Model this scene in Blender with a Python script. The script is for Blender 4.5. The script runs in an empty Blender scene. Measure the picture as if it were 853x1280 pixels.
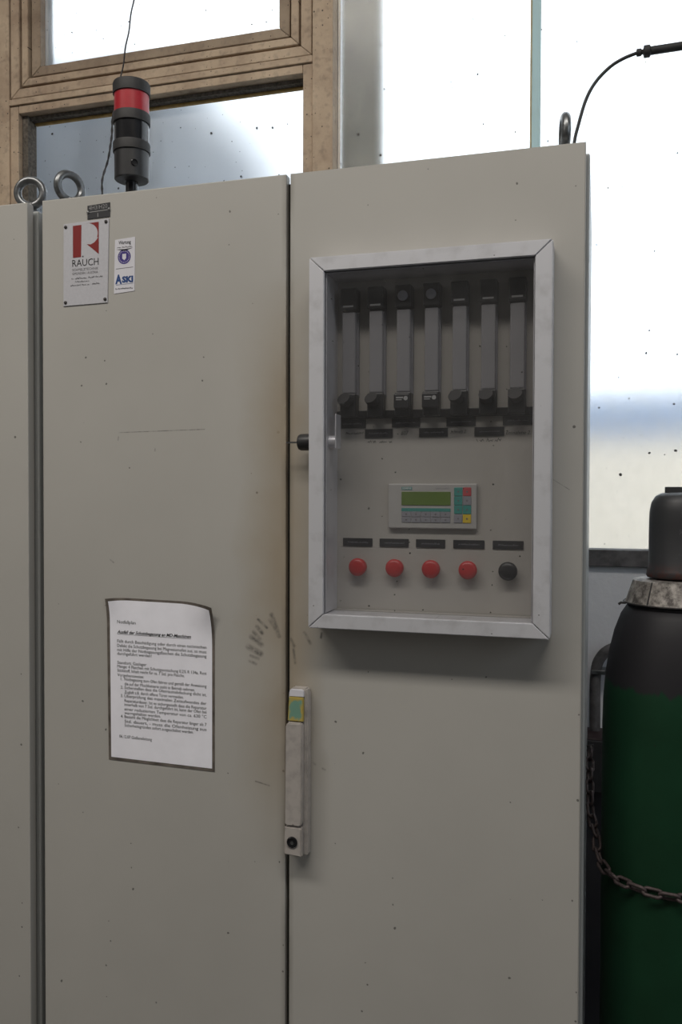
import bpy, bmesh, math, random
from mathutils import Vector, Matrix
random.seed(7)
scn = bpy.context.scene
COL = scn.collection
PI = math.pi

# ------------------------------------------------------------------ camera
cam_d = bpy.data.cameras.new('camera'); cam = bpy.data.objects.new('camera', cam_d); COL.objects.link(cam)
F_PX, YAW, PITCH, ROLL = 1080.0, -0.2885, -0.0210, 0.0031
cam_d.sensor_fit = 'VERTICAL'; cam_d.sensor_height = 36.0; cam_d.lens = 36.0*F_PX/1280.0
cam_d.clip_start = 0.05; cam_d.clip_end = 200
fw = Vector((math.sin(YAW)*math.cos(PITCH), math.cos(YAW)*math.cos(PITCH), math.sin(PITCH)))
rt = Vector((math.cos(YAW), -math.sin(YAW), 0)); up = rt.cross(fw)
r2 = rt*math.cos(ROLL) + up*math.sin(ROLL); u2 = -rt*math.sin(ROLL) + up*math.cos(ROLL)
CAM = Vector((1.0221, -1.4297, 1.3421))
cam.matrix_world = Matrix(((r2.x,u2.x,-fw.x,CAM.x),(r2.y,u2.y,-fw.y,CAM.y),(r2.z,u2.z,-fw.z,CAM.z),(0,0,0,1)))
scn.camera = cam

# ------------------------------------------------------------------ world, lights, exposure
w = bpy.data.worlds.new('sky'); scn.world = w; w.use_nodes = True
bg = w.node_tree.nodes['Background']; bg.inputs[0].default_value = (0.87, 0.94, 1.0, 1); bg.inputs[1].default_value = 2.2

def area(name, loc, target, sx, sy, power, col):
    l = bpy.data.lights.new(name, 'AREA'); l.shape = 'RECTANGLE'; l.size = sx; l.size_y = sy
    l.energy = power; l.color = col
    o = bpy.data.objects.new(name, l); COL.objects.link(o); o.location = loc
    o.rotation_euler = (Vector(target)-Vector(loc)).to_track_quat('-Z','Y').to_euler()
    return o
area('rooflight', (0.15, -1.95, 4.12), (0.15, -1.95, 0), 4.4, 0.5, 120, (1.0, 0.95, 0.87))
area('hall_window_west', (-3.12, -2.8, 2.5), (0.5, -0.6, 1.5), 2.6, 1.8, 14, (1.0, 0.96, 0.89))
area('hall_window_east', (4.12, -1.2, 2.3), (0.9, 0.2, 1.2), 2.4, 1.8, 26, (0.80, 0.90, 1.0))

scn.view_settings.view_transform = 'Standard'; scn.view_settings.look = 'None'
scn.view_settings.exposure = 0.06; scn.view_settings.gamma = 1.0; scn.view_settings.use_curve_mapping = False

# ------------------------------------------------------------------ helpers
ORG = {}
def obj(name, bm, mat, parent=None, smooth=False, label=None, cat=None, group=None, kind=None, me=None):
    """one mesh object; vertices given in world space, origin moved to the middle of the bounding box"""
    if me is None:
        bm.verts.ensure_lookup_table()
        lo = Vector((1e9,)*3); hi = Vector((-1e9,)*3)
        for v in bm.verts:
            for i in range(3):
                lo[i] = min(lo[i], v.co[i]); hi[i] = max(hi[i], v.co[i])
        c = (lo+hi)/2
        if parent is None: c.z = lo.z
        for v in bm.verts: v.co -= c
        me = bpy.data.meshes.new(name); bm.to_mesh(me); bm.free()
    if smooth:
        for p in me.polygons: p.use_smooth = True
        if smooth != 'all':
            try: me.set_sharp_from_angle(angle=math.radians(38))
            except Exception: pass
    if mat: me.materials.append(mat)
    o = bpy.data.objects.new(name, me); COL.objects.link(o)
    ORG[o.name] = c
    if parent is not None:
        o.parent = parent; o.location = c - ORG[parent.name]
    else: o.location = c
    tag(o, label, cat, group, kind)
    return o
def tag(o, label=None, cat=None, group=None, kind=None):
    if label: o['label'] = label
    if cat: o['category'] = cat
    if group: o['group'] = group
    if kind: o['kind'] = kind
def empty(name, loc, label, cat, group=None):
    o = bpy.data.objects.new(name, None); COL.objects.link(o); o.location = loc; o.empty_display_size = 0.05
    ORG[o.name] = Vector(loc); tag(o, label, cat, group); return o
def new(): return bmesh.new()
def box(bm, x0,x1,y0,y1,z0,z1, bev=0, seg=2):
    v = [bm.verts.new(p) for p in ((x0,y0,z0),(x1,y0,z0),(x1,y1,z0),(x0,y1,z0),(x0,y0,z1),(x1,y0,z1),(x1,y1,z1),(x0,y1,z1))]
    fs = [bm.faces.new([v[i] for i in f]) for f in ((0,3,2,1),(4,5,6,7),(0,1,5,4),(1,2,6,5),(2,3,7,6),(3,0,4,7))]
    if bev:
        es = list({e for f in fs for e in f.edges})
        bmesh.ops.bevel(bm, geom=es, offset=bev, segments=seg, affect='EDGES', profile=0.5)
    return bm
def chain_build(f): return f(new())
def B(*a, **k): return box(new(), *a, **k)
def prism(bm, poly, y0, y1, bev=0):
    """polygon in (x,z), extruded from y0 (front) to y1"""
    a = [bm.verts.new((x,y0,z)) for x,z in poly]; b = [bm.verts.new((x,y1,z)) for x,z in poly]
    n = len(poly); fs = [bm.faces.new(a), bm.faces.new(b[::-1])]
    for i in range(n): fs.append(bm.faces.new((a[i], b[i], b[(i+1)%n], a[(i+1)%n])))
    bmesh.ops.recalc_face_normals(bm, faces=fs)
    if bev: bmesh.ops.bevel(bm, geom=list({e for f in fs for e in f.edges}), offset=bev, segments=2, affect='EDGES')
    return bm
def lathe(bm, prof, c, n=32, axis='z', M=None):
    """prof: list of (radius, height) along axis"""
    if M is None:
        M = {'z': Matrix.Identity(3), 'y': Matrix(((1,0,0),(0,0,1),(0,-1,0))), '-y': Matrix(((1,0,0),(0,0,-1),(0,1,0))),
             'x': Matrix(((0,0,1),(0,1,0),(-1,0,0))), '-x': Matrix(((0,0,-1),(0,1,0),(1,0,0)))}[axis]
    c = Vector(c); rings = []
    for r, h in prof:
        if r < 1e-6: rings.append([bm.verts.new(c + M@Vector((0,0,h)))])
        else: rings.append([bm.verts.new(c + M@Vector((r*math.cos(2*PI*i/n), r*math.sin(2*PI*i/n), h))) for i in range(n)])
    fs = []
    for a, b in zip(rings, rings[1:]):
        for i in range(n):
            j = (i+1)%n
            if len(a) == 1 and len(b) == 1: continue
            if len(a) == 1: fs.append(bm.faces.new((a[0], b[i], b[j])))
            elif len(b) == 1: fs.append(bm.faces.new((a[i], a[j], b[0])))
            else: fs.append(bm.faces.new((a[i], a[j], b[j], b[i])))
    if len(rings[0]) > 1: fs.append(bm.faces.new(rings[0][::-1]))
    if len(rings[-1]) > 1: fs.append(bm.faces.new(rings[-1]))
    bmesh.ops.recalc_face_normals(bm, faces=fs)
    return bm
def tube(bm, pts, r, n=10, closed=False):
    pts = [Vector(p) for p in pts]; m = len(pts); rings = []; prev = None
    rr = r if isinstance(r, (list, tuple)) else [r]*m
    for i, p in enumerate(pts):
        a = pts[(i-1)%m] if (closed or i > 0) else p
        b = pts[(i+1)%m] if (closed or i < m-1) else p
        t = (b-a).normalized()
        if prev is None:
            prev = t.cross(Vector((0.31,0.17,0.93)))
            if prev.length < 1e-3: prev = t.cross(Vector((1,0,0)))
        s = (prev - t*prev.dot(t)).normalized(); prev = s; q = t.cross(s)
        rings.append([bm.verts.new(p + (s*math.cos(2*PI*k/n) + q*math.sin(2*PI*k/n))*rr[i]) for k in range(n)])
    fs = []
    for i in range(m if closed else m-1):
        a, b = rings[i], rings[(i+1)%m]
        for k in range(n): fs.append(bm.faces.new((a[k], a[(k+1)%n], b[(k+1)%n], b[k])))
    if not closed: fs += [bm.faces.new(rings[0][::-1]), bm.faces.new(rings[-1])]
    bmesh.ops.recalc_face_normals(bm, faces=fs)
    return bm
def spline(ctrl, n=12):
    P = [Vector(p) for p in ctrl]; P = [P[0]*2-P[1]] + P + [P[-1]*2-P[-2]]; out = []
    for i in range(1, len(P)-2):
        for k in range(n):
            t = k/n; a,b,c,d = P[i-1],P[i],P[i+1],P[i+2]
            out.append(0.5*((2*b)+(c-a)*t+(2*a-5*b+4*c-d)*t*t+(3*b-a-3*c+d)*t**3))
    out.append(P[-2]); return out
def flat(bm, poly, y):
    bm.faces.new([bm.verts.new((x,y,z)) for x,z in poly]); return bm
def disc(bm, cx, cz, r, y, n=28, sx=1.0):
    return flat(bm, [(cx+sx*r*math.cos(2*PI*i/n), cz+r*math.sin(2*PI*i/n)) for i in range(n)], y)
def text(bm, s, x, z, y, size, width=None, align='L', bold=0.0, shear=0.0, rot=0.0, maxw=None):
    """printed lettering: glyph outlines laid flat on the plane y, baseline at z; width stretches the line to a measure"""
    cu = bpy.data.curves.new('t', 'FONT'); cu.body = s; cu.size = 1.0; cu.offset = bold; cu.shear = shear
    cu.resolution_u = 2
    o = bpy.data.objects.new('t', cu); COL.objects.link(o)
    dg = bpy.context.evaluated_depsgraph_get(); me = bpy.data.meshes.new_from_object(o.evaluated_get(dg))
    bpy.data.objects.remove(o); bpy.data.curves.remove(cu)
    if not me.vertices: return bm
    xs = [v.co.x for v in me.vertices]; x0, x1 = min(xs), max(xs)
    sx = size
    if width: sx = width/(x1-x0)
    wd = (x1-x0)*sx; off = {'L':0, 'C':-wd/2, 'R':-wd}[align]
    vs = []
    cr, sr = math.cos(rot), math.sin(rot)
    for v in me.vertices:
        a = (v.co.x-x0)*sx+off; b = v.co.y*size
        vs.append(bm.verts.new((x+a*cr-b*sr, y, z+a*sr+b*cr)))
    for p in me.polygons:
        try: bm.faces.new([vs[i] for i in p.vertices])
        except ValueError: pass
    bpy.data.meshes.remove(me)
    return bm
def scribble(bm, x0, x1, z, h, y, seed, th=0.0006):
    """an unreadable handwritten or engraved word: a thin wavering stroke"""
    rnd = random.Random(seed); n = int((x1-x0)/(h*0.36)); pts = []
    for i in range(n+1):
        pts.append((x0+(x1-x0)*i/n + rnd.uniform(-.1,.1)*h, z + (h*rnd.uniform(.35,1.0) if i%2 else h*rnd.uniform(-.1,.15))))
    for a, b in zip(pts, pts[1:]):
        if rnd.random() < .1: continue
        d = Vector((b[0]-a[0], b[1]-a[1])); d.normalize(); nx, nz = -d.y*th/2, d.x*th/2
        flat(bm, [(a[0]-nx,a[1]-nz),(b[0]-nx,b[1]-nz),(b[0]+nx,b[1]+nz),(a[0]+nx,a[1]+nz)], y)
    return bm

# ------------------------------------------------------------------ materials
class NT:
    def __init__(s, name):
        s.m = bpy.data.materials.new(name); s.m.use_nodes = True; s.t = s.m.node_tree; s.n = s.t.nodes
        s.bsdf = s.n['Principled BSDF']; s.out = s.n['Material Output']
    def add(s, typ, **k):
        x = s.n.new(typ)
        for a, b in k.items(): setattr(x, a, b)
        return x
    def link(s, a, b): s.t.links.new(a, b)
    def math(s, op, a, b=None, c=None, clamp=False):
        x = s.add('ShaderNodeMath', operation=op, use_clamp=clamp)
        for i, v in enumerate((a,b,c)):
            if v is None: continue
            if hasattr(v, 'is_output'): s.link(v, x.inputs[i])
            else: x.inputs[i].default_value = v
        return x.outputs[0]
    def vmath(s, op, a, b=None, scale=None, out=0):
        x = s.add('ShaderNodeVectorMath', operation=op)
        for i, v in enumerate((a,b)):
            if v is None: continue
            if hasattr(v, 'is_output'): s.link(v, x.inputs[i])
            else: x.inputs[i].default_value = v
        if scale is not None: s.link(scale, x.inputs['Scale'])
        return x.outputs['Value'] if op in ('DOT_PRODUCT','LENGTH') else x.outputs[0]
    def ramp(s, v, a, b, lo=0.0, hi=1.0):
        x = s.add('ShaderNodeMapRange'); s.link(v, x.inputs[0])
        for i, q in enumerate((a,b,lo,hi)): x.inputs[1+i].default_value = q
        return x.outputs[0]
    def coord(s, kind='Object'):
        return s.add('ShaderNodeTexCoord').outputs[kind]
    def noise(s, vec, scale, detail=4, rough=.55):
        x = s.add('ShaderNodeTexNoise'); s.link(vec, x.inputs['Vector']); x.inputs['Scale'].default_value = scale
        x.inputs['Detail'].default_value = detail; x.inputs['Roughness'].default_value = rough
        return x.outputs[0]
    def mix(s, fac, a, b):
        x = s.add('ShaderNodeMix', data_type='RGBA')
        if hasattr(fac,'is_output'): s.link(fac, x.inputs[0])
        else: x.inputs[0].default_value = fac
        for i, v in ((6,a),(7,b)):
            if hasattr(v,'is_output'): s.link(v, x.inputs[i])
            else: x.inputs[i].default_value = (*v[:3], 1)
        return x.outputs[2]
    def specks(s, vec, scale, size, thr):
        """sparse irregular dots: voronoi cells, only those with a random value above thr"""
        nz = s.add('ShaderNodeTexNoise'); s.link(vec, nz.inputs['Vector']); nz.inputs['Scale'].default_value = scale*2.2
        wob = s.vmath('ADD', vec, s.vmath('SCALE', nz.outputs[1], scale=s.math('ADD', 0.22/scale, 0.0)))
        v = s.add('ShaderNodeTexVoronoi'); s.link(wob, v.inputs['Vector']); v.inputs['Scale'].default_value = scale
        sep = s.add('ShaderNodeSeparateColor'); s.link(v.outputs['Color'], sep.inputs[0])
        on = s.math('GREATER_THAN', sep.outputs[0], thr)
        sz = s.math('MULTIPLY', sep.outputs[1], size)
        d = s.math('SUBTRACT', sz, v.outputs['Distance'])
        return s.math('MULTIPLY', s.ramp(d, 0.0, size*0.25), on)
    def specks2(s, vec, scale, size, thr):
        """the same on an upright sheet, laid out in its x-z plane"""
        sp = s.add('ShaderNodeSeparateXYZ'); s.link(vec, sp.inputs[0]); cb_ = s.add('ShaderNodeCombineXYZ')
        s.link(sp.outputs[0], cb_.inputs[0]); s.link(sp.outputs[2], cb_.inputs[1])
        nz = s.add('ShaderNodeTexNoise'); s.link(vec, nz.inputs['Vector']); nz.inputs['Scale'].default_value = scale*3
        wob = s.vmath('ADD', cb_.outputs[0], s.vmath('SCALE', nz.outputs[1], scale=s.math('ADD', 0.12/scale, 0.0)))
        v = s.add('ShaderNodeTexVoronoi', voronoi_dimensions='2D'); s.link(wob, v.inputs['Vector']); v.inputs['Scale'].default_value = scale
        sep = s.add('ShaderNodeSeparateColor'); s.link(v.outputs['Color'], sep.inputs[0])
        on = s.math('GREATER_THAN', sep.outputs[0], thr)
        d = s.math('SUBTRACT', s.math('MULTIPLY', s.math('POWER', sep.outputs[1], 1.6), size), v.outputs['Distance'])
        return s.math('MULTIPLY', s.ramp(d, 0.0, size*0.2), on)
    def seg(s, pos, a, b, wd):
        """soft mask along the segment a-b, points in (x,z)"""
        A = Vector((a[0],0,a[1])); D = Vector((b[0],0,b[1]))-A
        pa = s.vmath('SUBTRACT', pos, tuple(A))
        h = s.math('DIVIDE', s.vmath('DOT_PRODUCT', pa, tuple(D)), max(D.dot(D),1e-9), clamp=True)
        x = s.add('ShaderNodeVectorMath', operation='SCALE'); x.inputs[0].default_value = tuple(D); s.link(h, x.inputs['Scale'])
        dist = s.vmath('LENGTH', s.vmath('SUBTRACT', pa, x.outputs[0]))
        return s.ramp(dist, wd, wd*0.2)
    def bump(s, h, strength, dist=.001):
        x = s.add('ShaderNodeBump'); x.inputs['Strength'].default_value = strength; x.inputs['Distance'].default_value = dist
        s.link(h, x.inputs['Height']); s.link(x.outputs[0], s.bsdf.inputs['Normal'])
    def color(s, c):
        if hasattr(c,'is_output'): s.link(c, s.bsdf.inputs['Base Color'])
        else: s.bsdf.inputs['Base Color'].default_value = (*c[:3],1)
    def set(s, **k):
        for a, b in k.items(): s.bsdf.inputs[a.replace('_',' ')].default_value = b
def plain(name, c, rough=.5, metal=0.0, var=.12, scale=40, spec=.5, bump=0.0):
    t = NT(name); co = t.coord(); n = t.noise(co, scale)
    t.color(t.mix(t.ramp(n,.3,.7), tuple(x*(1-var) for x in c), tuple(min(1,x*(1+var)) for x in c)))
    t.set(Roughness=rough, Metallic=metal, Specular_IOR_Level=spec)
    if bump: t.bump(n, bump)
    return t.m
def painted(name, c, segs=(), centre=(0,0), dirt=.5, edge=None):
    """cabinet enamel with faint mottling, specks, grime and given scuff marks"""
    t = NT(name); co = t.coord()
    n1 = t.noise(co, 2.2, 5); n2 = t.noise(co, 260, 2)
    col = t.mix(t.ramp(n1,.35,.7), tuple(x*.95 for x in c), tuple(x*1.04 for x in c))
    sp = t.math('MULTIPLY', t.specks2(co, 20, .055, .70), .75)
    col = t.mix(sp, col, (.05,.048,.045))
    if edge:  # brown hand grime beside the closing edge, between knee and shoulder height
        sx = t.add('ShaderNodeSeparateXYZ'); t.link(co, sx.inputs[0]); ng = t.noise(co, 7, 4)
        up_ = t.math('MULTIPLY', t.ramp(sx.outputs[2], 1.72-centre[1], 1.52-centre[1]), t.ramp(sx.outputs[2], .70-centre[1], .95-centre[1]))
        for ex, ew, k in edge:
            m = t.ramp(t.math('ADD', t.math('ABSOLUTE', t.math('SUBTRACT', sx.outputs[0], ex-centre[0])), t.ramp(ng,.3,.7,-.02,.02)), ew, 0.0)
            col = t.mix(t.math('MULTIPLY', t.math('MULTIPLY', m, up_), k), col, (.33,.275,.205))
            m2 = t.ramp(t.math('ABSOLUTE', t.math('SUBTRACT', sx.outputs[0], ex-centre[0])), .010, .0)
            col = t.mix(t.math('MULTIPLY', t.math('MULTIPLY', m2, t.ramp(ng,.35,.65)), .55), col, (.14,.12,.095))
    flatco = t.vmath('MULTIPLY', co, (1,0,1))
    if segs:
        nz = t.noise(co, 110, 4)
        for a, b, wd, k in segs:
            m = t.seg(flatco, (a[0]-centre[0], a[1]-centre[1]), (b[0]-centre[0], b[1]-centre[1]), wd)
            m = t.math('MULTIPLY', m, t.math('MULTIPLY', t.ramp(nz,.25,.70), k))
            col = t.mix(m, col, (.045,.045,.047))
    t.color(col); t.set(Roughness=.42, Specular_IOR_Level=.42); t.bump(n2, .10, .0006)
    return t.m

PEB = (.432,.416,.388)
SEG_L = [((.164,1.455),(.340,1.458),.0013,.75), ((.164,1.447),(.163,1.441),.0016,.6), ((.240,1.424),(.240,1.420),.0018,.7),
  ((.444,1.118),(.461,1.104),.0035,.9), ((.442,1.105),(.452,1.094),.005,.9), ((.436,1.095),(.448,1.083),.005,.7), ((.431,1.086),(.451,1.073),.006,.8),
  ((.426,1.068),(.449,1.057),.007,1.0), ((.428,1.043),(.440,1.038),.004,.7), ((.470,1.127),(.484,1.090),.006,.75), ((.466,1.118),(.476,1.102),.004,.6),
  ((.440,.827),(.466,.822),.002,.8), ((.146,1.217),(.153,1.212),.002,.7), ((.430,1.052),(.445,1.048),.004,.6)]
SEG_R = [((.506,1.086),(.513,1.074),.004,.7), ((.511,1.075),(.514,1.044),.0035,.9), ((.531,1.099),(.543,1.080),.004,.6), ((.563,1.099),(.562,1.091),.003,1.),
  ((.954,1.366),(.979,1.350),.0010,.8), ((.548,.870),(.552,.868),.003,.5), ((.566,.862),(.570,.860),.003,.5)]
M_DOOR_L = painted('enamel_left_door', PEB, SEG_L, (.24825,1.005), edge=[(.4965,.10,.85)])
M_DOOR_R = painted('enamel_right_door', PEB, SEG_R, (.75175,1.005), edge=[(.5035,.07,.85)])
M_ENAM = painted('enamel_pebble_grey', PEB)
M_PANEL = painted('enamel_panel', (.43,.41,.38))
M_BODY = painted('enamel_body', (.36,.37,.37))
M_GASKET = plain('black_rubber_gasket', (.018,.017,.015), .8)
M_ALU = None
def alu():
    t = NT('anodised_aluminium'); co = t.coord()
    st = t.vmath('MULTIPLY', co, (3,60,3)); n = t.noise(st, 60, 3); d = t.noise(co, 28, 5)
    col = t.mix(t.ramp(d,.5,.75), (.72,.72,.76), (.58,.575,.60))
    col = t.mix(t.math('MULTIPLY', t.specks2(co, 45, .08, .80), .8), col, (.10,.09,.085))
    t.color(col); t.set(Metallic=.4, Roughness=.40); t.bump(n, .04, .0004); return t.m
M_ALU = alu()
M_SILVER = plain('silver_plate', (.52,.515,.55), .42, .15, .04, 200)
M_STEEL = plain('galvanised_steel', (.20,.205,.21), .36, .9, .35, 60)
M_DARKSTEEL = plain('dark_steel', (.055,.05,.05), .55, .6, .3, 80)
M_BLK = plain('black_plastic', (.020,.020,.022), .42, 0, .15, 60)
M_BLKMATT = plain('black_rubber', (.022,.021,.022), .62, 0, .2, 60)
M_BLKGLOSS = plain('black_gloss_plastic', (.012,.012,.014), .22, 0, .1, 60)
M_RED = plain('red_plastic', (.40,.020,.030), .35, 0, .08, 60)
M_BTNRED = plain('red_button', (.45,.040,.042), .38, 0, .05, 60)
M_LOGORED = plain('red_print', (.21,.009,.008), .5, 0, .04, 60)
M_INK = plain('black_ink', (.022,.022,.025), .7)
M_INKGREY = plain('grey_ink', (.16,.15,.16), .7)
M_NAVY = plain('navy_ink', (.045,.028,.20), .5)
M_BLUE = plain('blue_ink', (.015,.055,.20), .5)
M_WHITE = plain('white_print', (.70,.70,.70), .6, 0, .05)
M_STICK = plain('white_sticker', (.66,.65,.70), .35, 0, .03)
M_PAPER = plain('white_paper', (.91,.90,.97), .55, 0, .03, 30)
M_GREYPL = plain('light_grey_plastic', (.43,.42,.405), .45, 0, .04, 40)
M_KEYGREY = plain('grey_key', (.27,.27,.30), .5, 0, .05)
M_KEYTEAL = plain('teal_key', (.05,.27,.24), .5, 0, .05)
M_KEYRED = plain('red_key', (.45,.06,.07), .5, 0, .05)
M_KEYYEL = plain('yellow_key', (.65,.47,.03), .5, 0, .05)
M_LCD = plain('green_display', (.13,.20,.045), .3, 0, .06)
M_LABEL = plain('black_engraved_label', (.028,.028,.032), .45)
def m_film():
    t = NT('worn_green_yellow_sticker'); co = t.coord(); sx = t.add('ShaderNodeSeparateXYZ'); t.link(co, sx.inputs[0]); n = t.noise(co, 110, 4)
    dx = t.math('DIVIDE', t.math('ABSOLUTE', sx.outputs[0]), .0140); dz = t.math('DIVIDE', t.math('ABSOLUTE', sx.outputs[2]), .0205)
    e = t.ramp(t.math('ADD', t.math('MAXIMUM', dx, dz), t.ramp(n,.3,.7,-.22,.22)), .62, .86)
    t.color(t.mix(e, (.16,.30,.23), (.42,.33,.09))); t.set(Roughness=.4); return t.m
M_FILM = m_film()
M_KNOBLABEL = plain('pale_print', (.36,.36,.36), .6)

def m_handle():
    t = NT('handle_grey_diecast'); co = t.coord(); n = t.noise(co, 55, 5)
    t.color(t.mix(t.ramp(n,.45,.75), (.42,.385,.36), (.30,.275,.26))); t.set(Roughness=.42); t.bump(t.noise(co,300,2), .1, .0005); return t.m
M_HANDLE = m_handle()

def m_window_frame(name='dirty_beige_frame_paint', k=1.0):
    t = NT(name); co = t.coord()
    n = t.noise(co, 4.5, 6, .65); n2 = t.noise(co, 60, 4)
    col = t.mix(t.ramp(n,.35,.70), (.33*k,.235*k,.165*k), (.60*k,.47*k,.34*k))
    col = t.mix(t.math('MULTIPLY', t.ramp(n2,.52,.78), .55), col, (.16,.125,.10))
    col = t.mix(t.math('MULTIPLY', t.specks2(co, 55, .13, .60), .85), col, (.03,.025,.022))
    t.color(col); t.set(Roughness=.75); t.bump(n2, .25, .0012); return t.m
M_FRAME = m_window_frame()
M_BEAD = m_window_frame('dirty_brown_bead_paint', .68)
M_PUTTY_SHADE = plain('putty_and_reveal_shade', (.10,.085,.07), .9, 0, .5, 120, bump=.5)
M_OCHRE = plain('ochre_old_paint', (.33,.21,.07), .8, 0, .25, 40)

def m_frosted(name, rough, dust, dustcol, thr):
    """obscured glass: light passes and is scattered, with a film of dust and fly specks"""
    t = NT(name); t.n.remove(t.bsdf); co = t.coord()
    rf = t.add('ShaderNodeBsdfRefraction'); rf.inputs['Roughness'].default_value = rough; rf.inputs['IOR'].default_value = 1.45
    rf.inputs['Color'].default_value = (.97,.985,1,1)
    tr = t.add('ShaderNodeBsdfTranslucent'); tr.inputs['Color'].default_value = (*dustcol,1)
    df = t.add('ShaderNodeBsdfDiffuse'); df.inputs['Color'].default_value = (.045,.042,.04,1)
    gl = t.add('ShaderNodeBsdfGlossy'); gl.inputs['Roughness'].default_value = .25
    a = t.add('ShaderNodeMixShader'); n = t.noise(co, 5, 6, .7)
    t.link(t.ramp(n,.35,.75, dust*.4, dust*1.6), a.inputs[0]); t.link(rf.outputs[0], a.inputs[1]); t.link(tr.outputs[0], a.inputs[2])
    b = t.add('ShaderNodeMixShader'); b.inputs[0].default_value = .04; t.link(a.outputs[0], b.inputs[1]); t.link(gl.outputs[0], b.inputs[2])
    c = t.add('ShaderNodeMixShader'); flatco = t.vmath('MULTIPLY', co, (1,0,1))
    s1 = t.specks2(co, 17, .065, thr); s2 = t.specks2(co, 38, .07, thr+.15)
    t.link(t.math('MULTIPLY', t.math('MAXIMUM', s1, s2), .9), c.inputs[0]); t.link(b.outputs[0], c.inputs[1]); t.link(df.outputs[0], c.inputs[2])
    t.link(c.outputs[0], t.out.inputs[0]); return t.m
M_FROST = m_frosted('frosted_glass', .22, .12, (.9,.82,.66), .74)
M_FROST2 = m_frosted('frosted_dirty_glass', .34, .16, (.80,.83,.85), .45)

def m_acrylic():
    """smoke grey plexiglass with dust haze; tinted see-through, faint sheen"""
    t = NT('smoked_acrylic'); t.n.remove(t.bsdf); co = t.coord()
    tp = t.add('ShaderNodeBsdfTransparent'); tp.inputs[0].default_value = (.90,.90,.905,1)
    df = t.add('ShaderNodeBsdfDiffuse'); df.inputs[0].default_value = (.50,.49,.49,1)
    gl = t.add('ShaderNodeBsdfGlossy'); gl.inputs['Roughness'].default_value = .12
    dk = t.add('ShaderNodeBsdfDiffuse'); dk.inputs[0].default_value = (.05,.048,.045,1)
    a = t.add('ShaderNodeMixShader'); t.link(t.ramp(t.noise(co,12,5,.7),.3,.8,.010,.045), a.inputs[0]); t.link(tp.outputs[0], a.inputs[1]); t.link(df.outputs[0], a.inputs[2])
    lw = t.add('ShaderNodeLayerWeight'); lw.inputs[0].default_value = .5
    fr = t.ramp(t.math('POWER', lw.outputs['Facing'], 4.0), 0, 1, .03, .45)
    b = t.add('ShaderNodeMixShader'); t.link(fr, b.inputs[0]); t.link(a.outputs[0], b.inputs[1]); t.link(gl.outputs[0], b.inputs[2])
    c = t.add('ShaderNodeMixShader'); t.link(t.math('MULTIPLY', t.specks2(co, 45, .07, .75), .8), c.inputs[0])
    t.link(b.outputs[0], c.inputs[1]); t.link(dk.outputs[0], c.inputs[2])
    t.link(c.outputs[0], t.out.inputs[0]); return t.m
M_ACRYL = m_acrylic()
def m_tube():
    t = NT('milky_clear_acrylic_block'); t.n.remove(t.bsdf)
    tp = t.add('ShaderNodeBsdfTransparent'); tp.inputs[0].default_value = (.9,.9,.9,1)
    df = t.add('ShaderNodeBsdfDiffuse'); df.inputs[0].default_value = (.36,.355,.37,1)
    a = t.add('ShaderNodeMixShader'); a.inputs[0].default_value = .55; t.link(tp.outputs[0], a.inputs[1]); t.link(df.outputs[0], a.inputs[2])
    t.link(a.outputs[0], t.out.inputs[0]); return t.m
M_TUBE = m_tube()

def m_cyl():
    """green gas bottle with black painted shoulder, brushed-on lower border"""
    t = NT('gas_cylinder_paint'); co = t.coord(); sx = t.add('ShaderNodeSeparateXYZ'); t.link(co, sx.inputs[0])
    st = t.vmath('MULTIPLY', co, (1,1,.12)); n = t.noise(st, 38, 3)
    z = t.math('ADD', sx.outputs[2], t.ramp(n,.40,.72,.007,-.012))
    black = t.ramp(z, 1.015-.5775, 1.021-.5775)
    n2 = t.noise(co, 7, 5)
    g = t.mix(t.ramp(n2,.3,.7), (.004,.030,.012), (.006,.044,.019))
    g = t.mix(t.math('MULTIPLY', t.specks(co, 30, .10, .82), .7), g, (.02,.012,.01))
    t.color(t.mix(black, g, (.020,.019,.022))); t.set(Roughness=.55, Specular_IOR_Level=.28); t.bump(t.noise(co,140,2), .06, .0006); return t.m
M_CYL = m_cyl()
def m_collar():
    t = NT('worn_bare_metal_collar'); co = t.coord(); n = t.noise(co, 55, 6, .7)
    t.color(t.mix(t.ramp(n,.38,.64), (.07,.06,.055), (.40,.37,.34))); t.set(Roughness=.6, Metallic=.3); t.bump(n,.3,.001); return t.m
M_COLLAR = m_collar()
def m_cap():
    t = NT('grey_rusty_steel_cap'); co = t.coord(); n = t.noise(co, 70, 6, .7)
    sx = t.add('ShaderNodeSeparateXYZ'); t.link(co, sx.inputs[0])
    low = t.math('MULTIPLY', t.ramp(sx.outputs[2], -.045, -.072), t.ramp(n,.42,.60))
    c = t.mix(t.ramp(n,.62,.80), (.050,.050,.053), (.16,.16,.165)); c = t.mix(low, c, (.10,.038,.030))
    t.color(c); t.set(Roughness=.5, Metallic=.35); t.bump(n,.2,.001); return t.m
M_CAP = m_cap()
M_CHAIN = plain('rusty_chain_steel', (.085,.065,.065), .6, .5, .4, 150)
def m_wall():
    t = NT('grey_wall_paint'); co = t.coord(); n = t.noise(co, 60, 4); n1 = t.noise(co, 3, 4)
    t.color(t.mix(t.ramp(n1,.3,.7), (.62,.62,.655), (.74,.74,.765))); t.set(Roughness=.6); t.bump(n,.5,.003); return t.m
M_WALL = m_wall()
M_SILL = plain('dirty_grey_sill_profile', (.085,.080,.082), .7, 0, .5, 35, bump=.3)
M_FLOOR = plain('concrete_floor', (.09,.088,.085), .7, 0, .2, 3)
M_CEIL = plain('ceiling_paint', (.30,.295,.29), .8, 0, .1, 3)
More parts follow.
